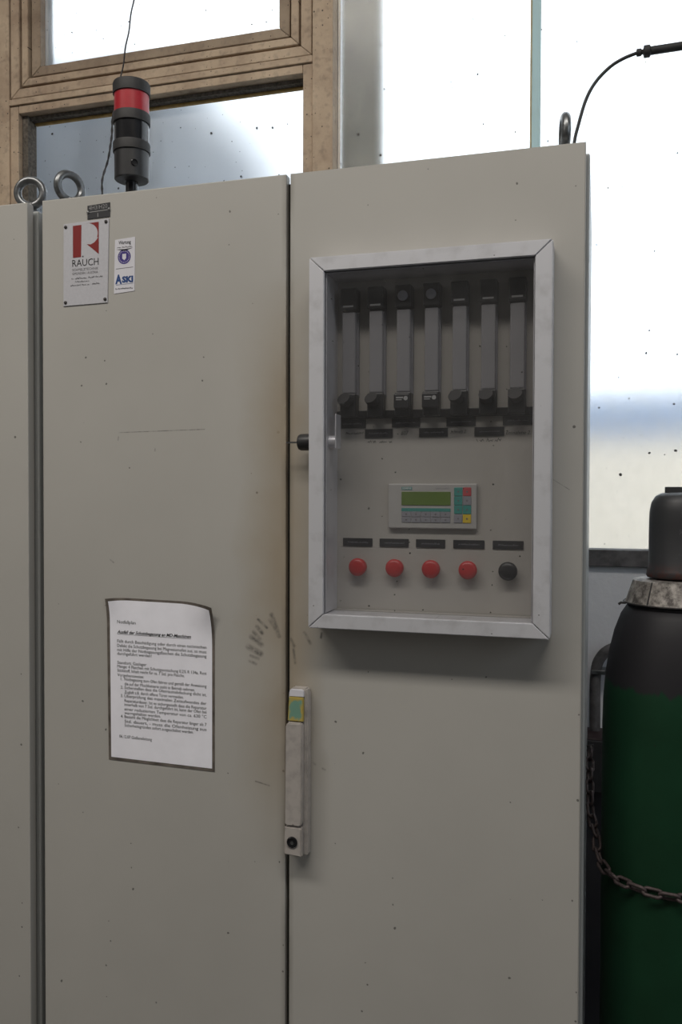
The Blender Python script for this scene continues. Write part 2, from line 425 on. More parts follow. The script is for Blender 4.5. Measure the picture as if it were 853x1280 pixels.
M_HALL = plain('hall_wall_paint', (.15,.147,.143), .8, 0, .1, 3)
M_PIER = plain('outdoor_pier_concrete', (.028,.034,.036), .9, 0, .15, 8)
M_BLUEWALL = plain('outdoor_blue_fascia', (.25,.345,.52), .8, 0, .1, 8)
M_CREAM = plain('outdoor_cream_render', (.86,.77,.65), .9, 0, .06, 1)
M_GROUND = plain('outdoor_ground', (.55,.53,.50), .9, 0, .2, 3)
M_OUTGREY = plain('outdoor_grey_metal', (.17,.185,.21), .8, 0, .2, 4)
def m_bar():
    t = NT('pale_green_glass_joint'); t.n.remove(t.bsdf)
    df = t.add('ShaderNodeBsdfDiffuse'); df.inputs[0].default_value = (.74,.86,.86,1)
    tr = t.add('ShaderNodeBsdfTranslucent'); tr.inputs[0].default_value = (.74,.88,.90,1)
    a = t.add('ShaderNodeMixShader'); a.inputs[0].default_value = .6; t.link(df.outputs[0], a.inputs[1]); t.link(tr.outputs[0], a.inputs[2])
    t.link(a.outputs[0], t.out.inputs[0]); return t.m
M_BAR = m_bar()

# ------------------------------------------------------------------ the hall
WY = .70                                   # inner face of the window wall
S = dict(kind='structure')
obj('floor', B(-3.2,4.2,-6.2,.96,-.10,0), M_FLOOR, **S)
obj('ceiling', B(-3.2,4.2,-6.2,.96,4.2,4.3), M_CEIL, **S)
obj('wall_left', B(-3.3,-3.2,-6.2,.96,0,4.2), M_HALL, **S)
obj('wall_right', B(4.2,4.3,-6.2,.96,0,4.2), M_HALL, **S)
obj('wall_front', B(-3.2,4.2,-6.3,-6.2,0,4.2), M_HALL, **S)
wb = new()
box(wb, -3.2,4.2, WY,.80, 0,1.173); box(wb, -3.2,4.2, WY,.80, 3.5,4.2)
box(wb, -3.2,-.665, WY,.80, 1.173,3.5); box(wb, 3.0,4.2, WY,.80, 1.173,3.5)
obj('wall_back', wb, M_WALL, **S)
obj('wall_shade_1', B(-3.19,4.19,WY-.006,WY-.0005,.002,.645,.001), plain('lower_wall_shade', (.045,.043,.048), .6, 0, .2, 6), **S)  # dark sheet added over the lower wall, painting in the gas cylinder's shade
# left window: fixed outer frame, opening sash above, fixed pane below
win = obj('window_1', chain_build(lambda b: (box(b,-.665,-.600,WY-.012,WY+.06,1.173,3.5,.002), box(b,.313,.368,WY-.012,WY+.06,1.173,3.5,.002),
      box(b,-.600,.313,WY-.012,WY+.06,2.447,2.464,.0015), box(b,-.600,.313,WY-.012,WY+.06,3.45,3.5,.002), b)[-1]), M_FRAME, **S)
def ring(x0,x1,z0,z1,w0,w1,y0,y1):
    """four mitred members of a frame: outer rectangle, width of sides and of bottom/top"""
    g = .0006; out = []
    out.append([(x0,z0+g),(x0,z1-g),(x0+w0,z1-w1-g),(x0+w0,z0+w1+g)])
    out.append([(x1,z0+g),(x1-w0,z0+w1+g),(x1-w0,z1-w1-g),(x1,z1-g)])
    out.append([(x0+g,z0),(x0+w0+g,z0+w1),(x1-w0-g,z0+w1),(x1-g,z0)])
    out.append([(x0+g,z1),(x1-g,z1),(x1-w0-g,z1-w1),(x0+w0+g,z1-w1)])
    return [prism(new(), p, y0, y1, .0012) for p in out]
for b in ring(-.5965,.3095,2.4670,3.447,.0285,.0255, WY-.008,WY+.05): obj('frame_rail', b, M_FRAME, win)
for b in ring(-.5610,.2740,2.4995,3.4145,.0205,.0200, WY-.006,WY+.04): obj('sash_rail', b, M_FRAME, win)
for b in ring(-.5335,.2465,2.5265,3.3875,.029,.026, WY+.002,WY+.04): obj('glazing_bead', b, M_BEAD, win)
obj('rebate', chain_build(lambda b: (box(b,-.599,.312,WY+.045,WY+.058,2.465,2.56), box(b,-.599,-.50,WY+.045,WY+.058,2.56,3.449), box(b,.215,.312,WY+.045,WY+.058,2.56,3.449), b)[-1]), M_GASKET, win)
obj('frame_rail', B(-.600,-.573,WY-.006,WY+.05,1.173,2.446,.0015), M_FRAME, win)
obj('frame_rail', B(.286,.312,WY-.006,WY+.05,1.173,2.446,.0015), M_FRAME, win)
obj('frame_rail', B(-.572,.285,WY-.006,WY+.05,2.424,2.446,.0015), M_FRAME, win)
obj('glazing_bead', B(-.572,-.553,WY+.010,WY+.05,1.173,2.423,.001), M_PUTTY_SHADE, win)
obj('glazing_bead', B(-.552,.285,WY+.020,WY+.05,2.4135,2.4235,.001), M_PUTTY_SHADE, win)  # dark colour stands in for the shadow in the reveal above the lower pane
obj('glazing_strip', B(-.552,.285,WY+.040,WY+.051,2.4070,2.4130,.001), M_OCHRE, win)
def putty(bm, x0,x1,z, y, up=True, n=90):
    """crumbling putty line along a pane's edge"""
    rnd = random.Random(3)
    pts = [(x0+(x1-x0)*i/n, z+rnd.uniform(-.0012,.0016)) for i in range(n+1)]
    return prism(bm, [(x0,z-.006)]+pts+[(x1,z-.006)], y, y+.006)
obj('putty', putty(new(), -.505,.219, 2.555, WY+.014), M_PUTTY_SHADE, win)
obj('pane', B(-.545,.250,WY+.024,WY+.030,2.520,3.40), M_FROST2, win)
obj('pane', B(-.570,.290,WY+.052,WY+.058,1.180,2.423), M_FROST2, win)
# right glazing: tall obscured panes with a pale joint, dark sill profile below
win2 = obj('window_2', chain_build(lambda b: (box(b,.370,3.0,WY-.015,WY+.055,1.1735,1.213,.002), box(b,2.96,3.0,WY-.01,WY+.055,1.214,3.5,.002), box(b,.370,2.959,WY-.01,WY+.055,3.46,3.5,.002), b)[-1]), M_SILL, **S)
obj('pane', B(.3685,.862,WY+.030,WY+.036,1.2135,3.459), M_FROST, win2)
obj('pane', B(.866,2.959,WY+.030,WY+.036,1.2135,3.459), M_FROST, win2)
obj('glazing_bar', B(.863,.882,WY+.004,WY+.029,1.2135,3.459,.001), M_BAR, win2)
obj('glazing_bead', B(.858,.8625,WY+.010,WY+.029,1.2135,3.459,.001), plain('tan_sealant', (.50,.42,.28), .8, 0, .2, 30), win2)
# outdoors, seen blurred through the obscured glass
obj('ground', B(-8,9,.96,12,-.2,-.02), M_GROUND, **S)
obj('wall_outdoor_pier', B(.310,.417,.95,1.03,-.02,3.9), M_PIER, **S)
ow = obj('wall_outdoor', B(-6,8,5.0,5.3,-.02,1.76), M_CREAM, **S)
obj('coping', B(-6,8,4.98,5.32,1.76,2.07), M_BLUEWALL, ow)
obj('wall_outdoor_shed', B(-3.2,-.42,1.25,2.4,-.02,2.86), M_OUTGREY, **S)

# ------------------------------------------------------------------ cabinets
def eyebolt(parent, x, y, z, rot, name='lifting_eye_bolt'):
    bm = new(); c = Vector((x,y,z+.047)); d = Vector((math.cos(rot), math.sin(rot), 0))
    tube(bm, [c + d*(.0255*math.cos(2*PI*i/32)) + Vector((0,0,.0255*math.sin(2*PI*i/32))) for i in range(32)], .0078, 12, True)
    lathe(bm, [(.020,0),(.020,.008),(.012,.013),(.0095,.018),(.009,.026)], (x,y,z), 24)
    return obj(name, bm, M_STEEL, parent, smooth=True)
TOPZ = 1.9
cab = empty('electrical_cabinet', (.5,.24,0), 'pebble grey two-door electrical cabinet with glazed control box on its right door', 'cabinet')
obj('body', chain_build(lambda b: (box(b,-.004,1.006,.030,.46,.10,1.893,.003), b)[-1]), M_BODY, cab)
obj('plinth', B(.02,.98,.05,.44,0,.0995), M_DARKSTEEL, cab)
obj('door_gasket', chain_build(lambda b: (box(b,.010,.486,.020,.0298,.13,1.885), box(b,.514,.990,.020,.0298,.13,1.885), b)[-1]), M_GASKET, cab)
obj('centre_post', B(.487,.513,.012,.0298,.12,1.886), M_GASKET, cab)
dl = obj('door', B(0,.4965,0,.0195,.11,TOPZ,.0018), M_DOOR_L, cab, label='left cabinet door with notice and name plate')
HX0,HX1,HZ0,HZ1 = .5840,.9260,1.1420,1.7110          # cut-out behind the glazed box
def door_with_hole(x0,x1,z0,z1,y0,y1):
    bm = new(); xs = (x0,HX0,HX1,x1); zs = (z0,HZ0,HZ1,z1); F = {}; Bk = {}
    for i in range(4):
        for j in range(4): F[i,j] = bm.verts.new((xs[i],y0,zs[j])); Bk[i,j] = bm.verts.new((xs[i],y1,zs[j]))
    for i in range(3):
        for j in range(3):
            if (i,j) == (1,1): continue
            bm.faces.new((F[i,j],F[i+1,j],F[i+1,j+1],F[i,j+1])); bm.faces.new((Bk[i,j],Bk[i,j+1],Bk[i+1,j+1],Bk[i+1,j]))
    rim = [(0,0),(1,0),(2,0),(3,0),(3,1),(3,2),(3,3),(2,3),(1,3),(0,3),(0,2),(0,1)]; hole = [(1,1),(2,1),(2,2),(1,2)]
    for L_ in (rim, hole):
        for a, b in zip(L_, L_[1:]+L_[:1]): bm.faces.new((F[a],Bk[a],Bk[b],F[b]))
    bmesh.ops.recalc_face_normals(bm, faces=bm.faces[:])
    es = [e for e in bm.edges if all(abs(v.co.y-y0) < 1e-6 for v in e.verts) and all(any(abs(v.co.x-q) < 1e-6 for q in (x0,)) for v in e.verts)
          or all(abs(v.co.y-y0) < 1e-6 and abs(v.co.x-x1) < 1e-6 for v in e.verts) or all(abs(v.co.y-y0) < 1e-6 and abs(v.co.z-z1) < 1e-6 for v in e.verts)]
    bmesh.ops.bevel(bm, geom=es, offset=.0015, segments=2, affect='EDGES')
    return bm
dr = obj('door', door_with_hole(.5035,1.0,.11,TOPZ,0,.0195), M_DOOR_R, cab, label='right cabinet door with swing handle and glazed box')
eyebolt(cab, .026, .052, 1.893, math.radians(63))
eyebolt(cab, .965, .060, 1.893, math.radians(98))
eyebolt(cab, .035, .43, 1.893, math.radians(20)); eyebolt(cab, .965, .43, 1.893, math.radians(20))
# swing handle on the right door
hb = new()
prism(hb, [(.5060,.7160),(.5445,.7130),(.5445,.998),(.5415,1.0045),(.5145,1.0045),(.5095,.998)], -.020, -.0002, .0022)
hx = obj('handle_base', hb, M_HANDLE, dr, smooth=True)
hl = new()
P0 = [(.5085,.7690),(.5370,.7690),(.5395,.773),(.5392,.944),(.5368,.9475),(.5110,.9475),(.5088,.944)]
a = [hl.verts.new((x, -.0245-.006*math.sin(PI*min(1,max(0,(z-.769)/.1785))), z)) for x, z in P0]
prism(hl, [(.5080,.770),(.5115,.7680),(.5215,.7680),(.5230,.7695),(.5245,.7680),(.5345,.7680),(.5380,.771),(.5385,.942),(.5360,.9465),(.5125,.9465),(.5090,.942)], -.034, -.0205, .0016)
bmesh.ops.delete(hl, geom=a, context='VERTS')
obj('handle_lever', hl, M_HANDLE, dr, smooth=True)
obj('handle_end', prism(new(), [(.5062,.7165),(.5385,.7145),(.5385,.7660),(.5068,.7660)], -.033, -.0203, .002), M_HANDLE, dr, smooth=True)
obj('handle_cap', prism(new(), [(.5125,.9905),(.5390,.9905),(.5390,1.0005),(.5370,1.0035),(.5155,1.0035),(.5125,1.0005)], -.0245, -.0203, .001), M_STICK, dr, smooth=True)
obj('handle_sticker', prism(new(), [(.5100,.9480),(.5388,.9480),(.5388,.9900),(.5122,.9900)], -.0262, -.0203, .0012), M_FILM, dr, label='worn green and yellow sticker at the top of the handle')
lk = new(); lathe(lk, [(.0095,0),(.0095,.002),(.0078,.003),(.0070,.0005)], (.5215,-.0331,.7400), 28, '-y')
obj('handle_lock', lk, M_BLKGLOSS, dr, smooth=True)
obj('lock_slot', lathe(new(), [(.0032,0),(.0030,.0012),(0,.0014)], (.5215,-.0340,.7385), 16, '-y'), M_STEEL, dr, smooth=True)

nb = empty('electrical_cabinet', (-.29,.24,0), 'narrow pebble grey cabinet left of the two-door cabinet, with a ring bolt', 'cabinet')
obj('body', B(-.56,-.030,.030,.46,.10,1.893,.003), M_BODY, nb)
obj('plinth', B(-.54,-.05,.05,.44,0,.0995), M_DARKSTEEL, nb)
obj('door_gasket', B(-.545,-.045,.020,.0298,.13,1.885), M_GASKET, nb)
obj('door', B(-.56,-.033,0,.0195,.11,TOPZ,.0018), M_ENAM, nb)
eyebolt(nb, -.068, .058, 1.893, math.radians(16))
eyebolt(nb, -.52, .058, 1.893, math.radians(16))

# ------------------------------------------------------------------ glazed control box on the right door
X0,X1,Z0,Z1 = .5570,.9530,1.1165,1.7360; YB = -.055
cb = empty('control_box_cover', (.755,0,Z0), 'flat aluminium framed box with smoked window on the right door', 'window box')
for b, lb in zip(ring(X0,X1,Z0,Z1,.0262,.0240,YB,-.0012), ('l','r','b','t')): obj('frame_profile', b, M_ALU, cb)
obj('inner_lining', chain_build(lambda b: (box(b,HX0+.0003,HX0+.0020,-.0465,.0172,HZ0+.0003,HZ1-.0003), box(b,HX1-.0020,HX1-.0003,-.0465,.0172,HZ0+.0003,HZ1-.0003),
     box(b,HX0+.0021,HX1-.0021,-.0465,.0172,HZ1-.0020,HZ1-.0003), b)[-1]), M_ALU, cb)
obj('back_panel', B(HX0+.0003,HX1-.0003,.0175,.0190,HZ0+.0003,HZ1-.0003), M_PANEL, cb)
obj('pane', B(X0+.0263,X1-.0263,-.0505,-.0475,Z0+.0242,Z1-.0242), M_ACRYL, cb)
kn = new(); lathe(kn, [(.0142,0),(.0142,.0215),(.0125,.0250),(.009,.0265)], (X0-.0003,-.030,1.430), 28, '-x')
obj('lock_knob', kn, M_BLK, cb, smooth=True)
obj('key', chain_build(lambda b: (box(b,.5085,.5300,-.0308,-.0292,1.4285,1.4312), b)[-1]), M_STEEL, cb)
sh = new(); lathe(sh, [(.0105,0),(.0105,.0135)], (X0+.0287,-.030,1.430), 24, 'x'); obj('lock_barrel', sh, M_ALU, cb, smooth=True)
obj('lock_cam', chain_build(lambda b: (box(b,X0+.0425,X0+.0450,-.0440,-.0160,1.418,1.476,.001), b)[-1]), M_ALU, cb)

obj('manifold_rail', B(HX0+.0025,HX1-.0025,.0102,.0174,1.4717,1.4855,.001), M_BLK, cb)
# flow meters
GX = [.6180,.6650,.7120,.7590,.8050,.8515,.8975]
def flow_meter(i, x, label):
    kindk = i not in (2,3)
    t = empty('flow_meter', (x,-.0012,1.475), label, 'flow meter', 'flow meters behind the smoked window')
    bm = new(); box(bm, x-.0115,x+.0115,-.026,-.0100,1.512,1.650,.002)
    obj('sight_tube', bm, M_TUBE, t)
    obj('backing_strip', B(x-.013,x+.013,-.0098,-.0013,1.508,1.652), M_KEYGREY, t)
    hd = B(x-.0140,x+.0140,-.030,-.0013,1.653,1.690,.002); obj('head_block', hd, M_BLK, t)
    if kindk: obj('head_mark', B(x-.009,x+.009,-.0304,-.0301,1.6575,1.6605), M_KNOBLABEL, t)
    else: obj('head_plug', lathe(new(), [(.0085,0),(.0085,.003),(.007,.004)], (x,-.0302,1.671), 24, '-y'), M_KEYGREY, t, smooth=True)
    obj('valve_block', B(x-.0140,x+.0140,-.030,-.0087,1.471,1.511,.002), M_BLK, t)
    if kindk:
        d = (-.005,0,.004) if i < 5 else (-.002,0,.004)
        kb = new(); tube(kb, [(x+d[0]*.4,-.0303,1.494+d[2]*.4),(x+d[0],-.0400,1.4985+d[2])], .0115, 24)
        obj('valve_knob', kb, M_BLKMATT, t, smooth=True)
    else:
        obj('valve_cover', B(x-.0130,x+.0130,-.040,-.0303,1.483,1.507,.0015), M_BLK, t)
        pr = new(); box(pr, x-.009,x+.003,-.0404,-.0401,1.4995,1.5020); box(pr, x-.009,x+.001,-.0404,-.0401,1.4965,1.4978)
        lathe(pr, [(.0036,0),(.0036,.0003)], (x+.0075,-.0401,1.4995), 16, '-y')
        obj('printed_mark', pr, M_KNOBLABEL, t)
ORDN = ['first','second','third','fourth','fifth','sixth','seventh']
for i, x in enumerate(GX):
    what = 'black round valve knob' if i not in (2,3) else 'square printed valve cover'
    flow_meter(i, x, '%s flow meter from the lock lever, clear tube above %s' % (ORDN[i], what))
# engraved tags under the meters: four high, three low
for i, x in enumerate(GX):
    hi = i%2 == 0
    z0, z1 = (1.4545,1.4695) if hi else (1.4375,1.4525)
    wd = .0245
    t = empty('label_plate', (x,-.0012,z0), 'black engraved tag under the %s flow meter from the lock lever, %s row' % (ORDN[i], 'upper' if hi else 'lower'), 'label', 'black tags under the flow meters')
    obj('plate', B(max(x-wd,.5930),min(x+wd,.9225),-.0030,-.0013,z0,z1), M_LABEL, t)
    tx = new(); scribble(tx, x-.017, x+.017, z0+.0065, .003, -.0032, 40+i, .0005)
    obj('lettering', tx, M_KEYGREY, t)
# handwriting on the panel below the tags
for word, x, z, sz, wd in (('607',.7035,1.4415,.010,.013), ('Schmelz 2.',.7870,1.4430,.0082,.027), ('Entnahme 2.',.8780,1.4395,.0088,.040)):
    b = new(); text(b, word, x, z, -.0014, sz, width=wd, shear=.3); obj('handwriting', b, M_INK, cb)
for k, (x0, x1, z, h) in enumerate(((.606,.638,1.4440,.0045), (.645,.662,1.4290,.005), (.666,.688,1.4290,.005), (.828,.843,1.4285,.006), (.847,.871,1.4285,.006))):
    obj('handwriting', scribble(new(), x0, x1, z, h, -.0014, 5+k, .0008), M_INK, cb)

# operator panel
op = empty('operator_panel', (.758,-.0012,1.284), 'light grey operator panel with green display and coloured keys', 'control panel')
obj('housing', B(.6825,.8335,-.0090,-.0013,1.2845,1.3605,.002), M_GREYPL, op)
obj('display', B(.7060,.7900,-.0100,-.0091,1.3240,1.3470,.0004), M_LCD, op)
obj('maker_strip', B(.7060,.7240,-.0095,-.0091,1.3500,1.3550), M_KEYTEAL, op)
lt = new(); text(lt, 'SIEMENS', .7070, 1.3510, -.0097, .0045, width=.016, bold=.02); obj('maker_lettering', lt, M_WHITE, op)
tt = new(); scribble(tt, .765,.789, 1.3510, .0032, -.0092, 77, .0005); obj('type_lettering', tt, M_KEYGREY, op)
obj('function_strip', B(.7060,.7900,-.0097,-.0091,1.3135,1.3190), M_KEYTEAL, op)
kme = None
def key(x0,x1,z0,z1,m,mark=True):
    k = obj('key', B(x0+.0004,x1-.0004,-.0102,-.0091,z0+.0004,z1-.0004,.0005,1), m, op)
    if mark: b = new(); disc(b, (x0+x1)/2, (z0+z1)/2, .0016, -.0105, 8); obj('key_mark', b, M_INKGREY, k)
for c in range(5):
    for r in range(2):
        key(.7060+.0168*c, .7060+.0168*(c+1), 1.2945+.0095*r, 1.2945+.0095*(r+1), M_KEYGREY)
GRID = [[M_KEYTEAL,M_KEYRED],[M_KEYTEAL,M_KEYGREY],[M_KEYTEAL,M_KEYTEAL],[M_KEYGREY,M_KEYYEL]]
for r in range(4):
    for c in range(2):
        key(.7955+.0147*c, .7955+.0147*(c+1), 1.3545-.0150*(r+1), 1.3545-.0150*r, GRID[r][c])
# push buttons and their tags
BX = [.6310,.6955,.7575,.8190,.8840]; LX = [(.602,.655),(.667,.718),(.730,.780),(.793,.845),(.858,.908)]
nm = ['below the lock lever', 'second from the lock lever', 'under the middle of the operator panel', 'beside the black button']
for i, x in enumerate(BX):
    lb = ('red round push button %s' % nm[i]) if i < 4 else 'black round push button at the end of the red ones'
    t = empty('push_button', (x,-.0012,1.2175), lb, 'button', 'push buttons under the operator panel')
    obj('bezel', lathe(new(), [(.0140,0),(.0140,.004),(.0115,.0055)], (x,-.0013,1.2175), 28, '-y'), M_DARKSTEEL if i == 4 else M_BTNRED, t, smooth=True)
    obj('cap', lathe(new(), [(.0120,0),(.0150,.002),(.0155,.006),(.0145,.009),(.010,.0112),(0,.0120)], (x,-.0070,1.2175), 32, '-y'), M_BLK if i == 4 else M_BTNRED, t, smooth='all')
    a, b = LX[i]
    t = empty('label_plate', ((a+b)/2,-.0012,1.2525), 'black engraved tag above the %s' % (lb), 'label', 'black tags above the push buttons')
    obj('plate', B(a,b,-.0030,-.0013,1.2525,1.2665,.0003,1), M_LABEL, t)
    tx = new(); scribble(tx, a+.009, b-.008, 1.2582, .0030, -.0032, 60+i, .0005); obj('lettering', tx, M_KEYGREY, t)

# the instruments above were laid out on the door's face: seat them on the recessed panel and open their spacing by 1.3 per cent
for o in list(COL.objects):
    base = o.name.split('.')[0]
    if base in ('flow_meter','label_plate','operator_panel','push_button') or base == 'handwriting':
        wp = ORG[o.name]; o.location += Vector(((wp.x-1.022)*.0133, .0187, (wp.z-1.342)*.0133))

# ------------------------------------------------------------------ plates, sticker, notice on the left door
npl = empty('name_plate', (.096,0,1.697), 'silver maker name plate with red R emblem on the left door', 'name plate')
obj('plate', prism(new(), [(.0475,1.6960),(.1425,1.6975),(.1460,1.8535),(.0485,1.8505)], -.0018, -.0002, .0003), M_SILVER, npl)
for x, z in ((.0535,1.8445),(.1400,1.8475),(.0525,1.7025),(.1375,1.7040)):
    obj('screw', lathe(new(), [(.0032,0),(.0030,.0012),(.0018,.002),(0,.0022)], (x,-.0019,z), 14, '-y'), M_DARKSTEEL, npl, smooth=True)
em = new(); ye = -.0021
flat(em, [(.0690,1.8455),(.0690,1.7855),(.0865,1.7860),(.0875,1.8460)], ye)
cx, cz, rr = .0990, 1.8300, .0235
arc = [(cx+rr*math.cos(a_), cz-.002+rr*.86*math.sin(a_)) for a_ in [math.radians(d) for d in range(78,-79,-9)]]
flat(em, [(.0905,1.8475),(.1245,1.8485),(.1245,1.8200)] + [q for q in arc[::-1] if q[1] >= 1.8190 and q[0] < .1244], ye)
flat(em, [(.0990,1.8090),(.1070,1.8080),(.1150,1.8110),(.1205,1.8165),(.1245,1.8215),(.1245,1.7890)], ye)
obj('emblem', em, M_LOGORED, npl)
lt = new(); text(lt, 'RAUCH', .0675, 1.7690, ye, .0185, width=.0565); disc(lt, .0905, 1.7868, .0014, ye, 12)
obj('lettering', lt, M_INK, npl)
lt = new(); text(lt, 'SCHMELZTECHNIK', .0675, 1.7605, ye, .0066, width=.0560); text(lt, 'GMUNDEN / AUSTRIA', .0675, 1.7535, ye, .0066, width=.0550)
obj('lettering', lt, M_INKGREY, npl)
lt = new()
scribble(lt, .064,.071, 1.7450, .0036, ye, 11, .0006); scribble(lt, .074,.098, 1.7450, .0036, ye, 12, .0007); scribble(lt, .102,.133, 1.7455, .0036, ye, 13, .0006)
scribble(lt, .074,.104, 1.7390, .0036, ye, 14, .0006); scribble(lt, .063,.104, 1.7325, .0036, ye, 15, .0006); scribble(lt, .110,.126, 1.7330, .0036, ye, 16, .0007)
obj('small_print', lt, M_INK, npl)

bp = empty('number_plate', (.124,0,1.857), 'small black plate engraved 4H3/H20 and 1 above the name plate', 'name plate')
obj('plate', prism(new(), [(.1000,1.8555),(.1478,1.8565),(.1478,1.8830),(.1000,1.8805)], -.0015, -.0002, .0002), M_LABEL, bp)
obj('divider', prism(new(), [(.1040,1.8675),(.1440,1.8690),(.1440,1.8700),(.1040,1.8685)], -.0018, -.0016), M_KNOBLABEL, bp)
lt = new(); text(lt, '4H3/H20', .1035, 1.8718, -.0017, .0112, width=.039, rot=.03, bold=-.012); text(lt, '1', .1225, 1.8580, -.0017, .0105, align='C'); obj('lettering', lt, M_KNOBLABEL, bp)
for x, z in ((.1015,1.8680),(.1462,1.8700)):
    obj('screw', lathe(new(), [(.0026,0),(.0024,.001),(0,.0018)], (x,-.0016,z), 14, '-y'), M_STEEL, bp, smooth=True)

sk = empty('service_sticker', (.178,0,1.714), 'white service sticker with round blue seal beside the name plate', 'sticker')
obj('sheet', prism(new(), [(.1555,1.7130),(.1985,1.7160),(.2000,1.8150),(.1580,1.8125)], -.0008, -.0002), M_STICK, sk)
ys = -.0010
lt = new(); text(lt, 'Wartung', .1785, 1.8035, ys, .0090, width=.0255, align='C', bold=.02); obj('lettering', lt, M_INK, sk)
obj('swoosh_print', scribble(new(), .163,.194, 1.7965, .0032, ys, 21, .0006), M_INK, sk)
obj('swoosh', flat(new(), [(.1605,1.7945),(.1785,1.7905),(.1960,1.7955),(.1785,1.7940)], ys), M_INK, sk)
obj('rule_line', flat(new(), [(.160,1.7580),(.196,1.7595),(.196,1.7605),(.160,1.7590)], ys), M_INKGREY, sk)
obj('small_print', scribble(new(), .159,.195, 1.7205, .0028, ys, 22, .0007), M_INK, sk)
sl = new(); disc(sl, .1775, 1.7800, .0135, ys, 32); obj('seal', sl, M_NAVY, sk)
sl = new()
for k in range(22):
    a_ = 2*PI*k/22; disc(sl, .1775+.0106*math.cos(a_), 1.7800+.0106*math.sin(a_), .0008, ys-.0002, 6)
flat(sl, [(.1735,1.7850),(.1815,1.7855),(.1815,1.7770),(.1775,1.7735),(.1735,1.7770)], ys-.0002)
obj('seal_print', sl, M_STICK, sk)
lt = new(); text(lt, 'A', .1585, 1.7315, ys, .0225, width=.0140, bold=.05); text(lt, 'SKI', .1725, 1.7330, ys, .0150, width=.0235, bold=.06)
flat(lt, [(.160,1.7285),(.1965,1.7300),(.1965,1.7306),(.160,1.7291)], ys); obj('company_lettering', lt, M_BLUE, sk)

nt = empty('paper_notice', (.25,0,.84), 'printed German emergency notice in a dirty-edged sleeve on the left door', 'notice')
def sheet(bm, c, y, n, curl, th):
    """bilinear sheet with lifted corners; c = TL,TR,BL,BR in (x,z)"""
    g = []
    for j in range(n+1):
        row = []
        for i in range(n+1):
            u, v = i/n, j/n
            x = (1-v)*((1-u)*c[0][0]+u*c[1][0]) + v*((1-u)*c[2][0]+u*c[3][0])
            z = (1-v)*((1-u)*c[0][1]+u*c[1][1]) + v*((1-u)*c[2][1]+u*c[3][1])
            dy = 0; dz = 0
            for (cu, cv, rad, h, dr) in curl:
                d = max(0, 1-math.hypot((u-cu), (v-cv)*1.35)/rad); dy -= h*d*d; dz -= dr*d*d
            row.append((x, y+dy, z+dz))
        g.append(row)
    fr = [[bm.verts.new(p) for p in row] for row in g]; bk = [[bm.verts.new((p[0],p[1]+th,p[2])) for p in row] for row in g]
    fs = []
    for j in range(n):
        for i in range(n):
            fs.append(bm.faces.new((fr[j][i],fr[j+1][i],fr[j+1][i+1],fr[j][i+1]))); fs.append(bm.faces.new((bk[j][i],bk[j][i+1],bk[j+1][i+1],bk[j+1][i])))
    for k in range(n):
        for q in ((fr[0][k],fr[0][k+1],bk[0][k+1],bk[0][k]), (fr[n][k+1],fr[n][k],bk[n][k],bk[n][k+1]), (fr[k+1][0],fr[k][0],bk[k][0],bk[k+1][0]), (fr[k][n],fr[k+1][n],bk[k+1][n],bk[k][n])):
            fs.append(bm.faces.new(q))
    bmesh.ops.recalc_face_normals(bm, faces=fs); return bm
CURL = [(0,0,.20,.006,.003), (1,0,.34,.014,.007)]
M_SLEEVE = plain('grimy_plastic_sleeve', (.135,.115,.100), .45, 0, .45, 45)
obj('sleeve', sheet(new(), [(.1385,1.1470),(.3600,1.1440),(.1425,.8400),(.3600,.8370)], -.0010, 24, CURL, .0007), M_SLEEVE, nt, smooth=True)
obj('paper', sheet(new(), [(.1455,1.1425),(.3555,1.1395),(.1480,.8455),(.3555,.8425)], -.0016, 24, CURL, .0003), M_PAPER, nt, smooth=True)
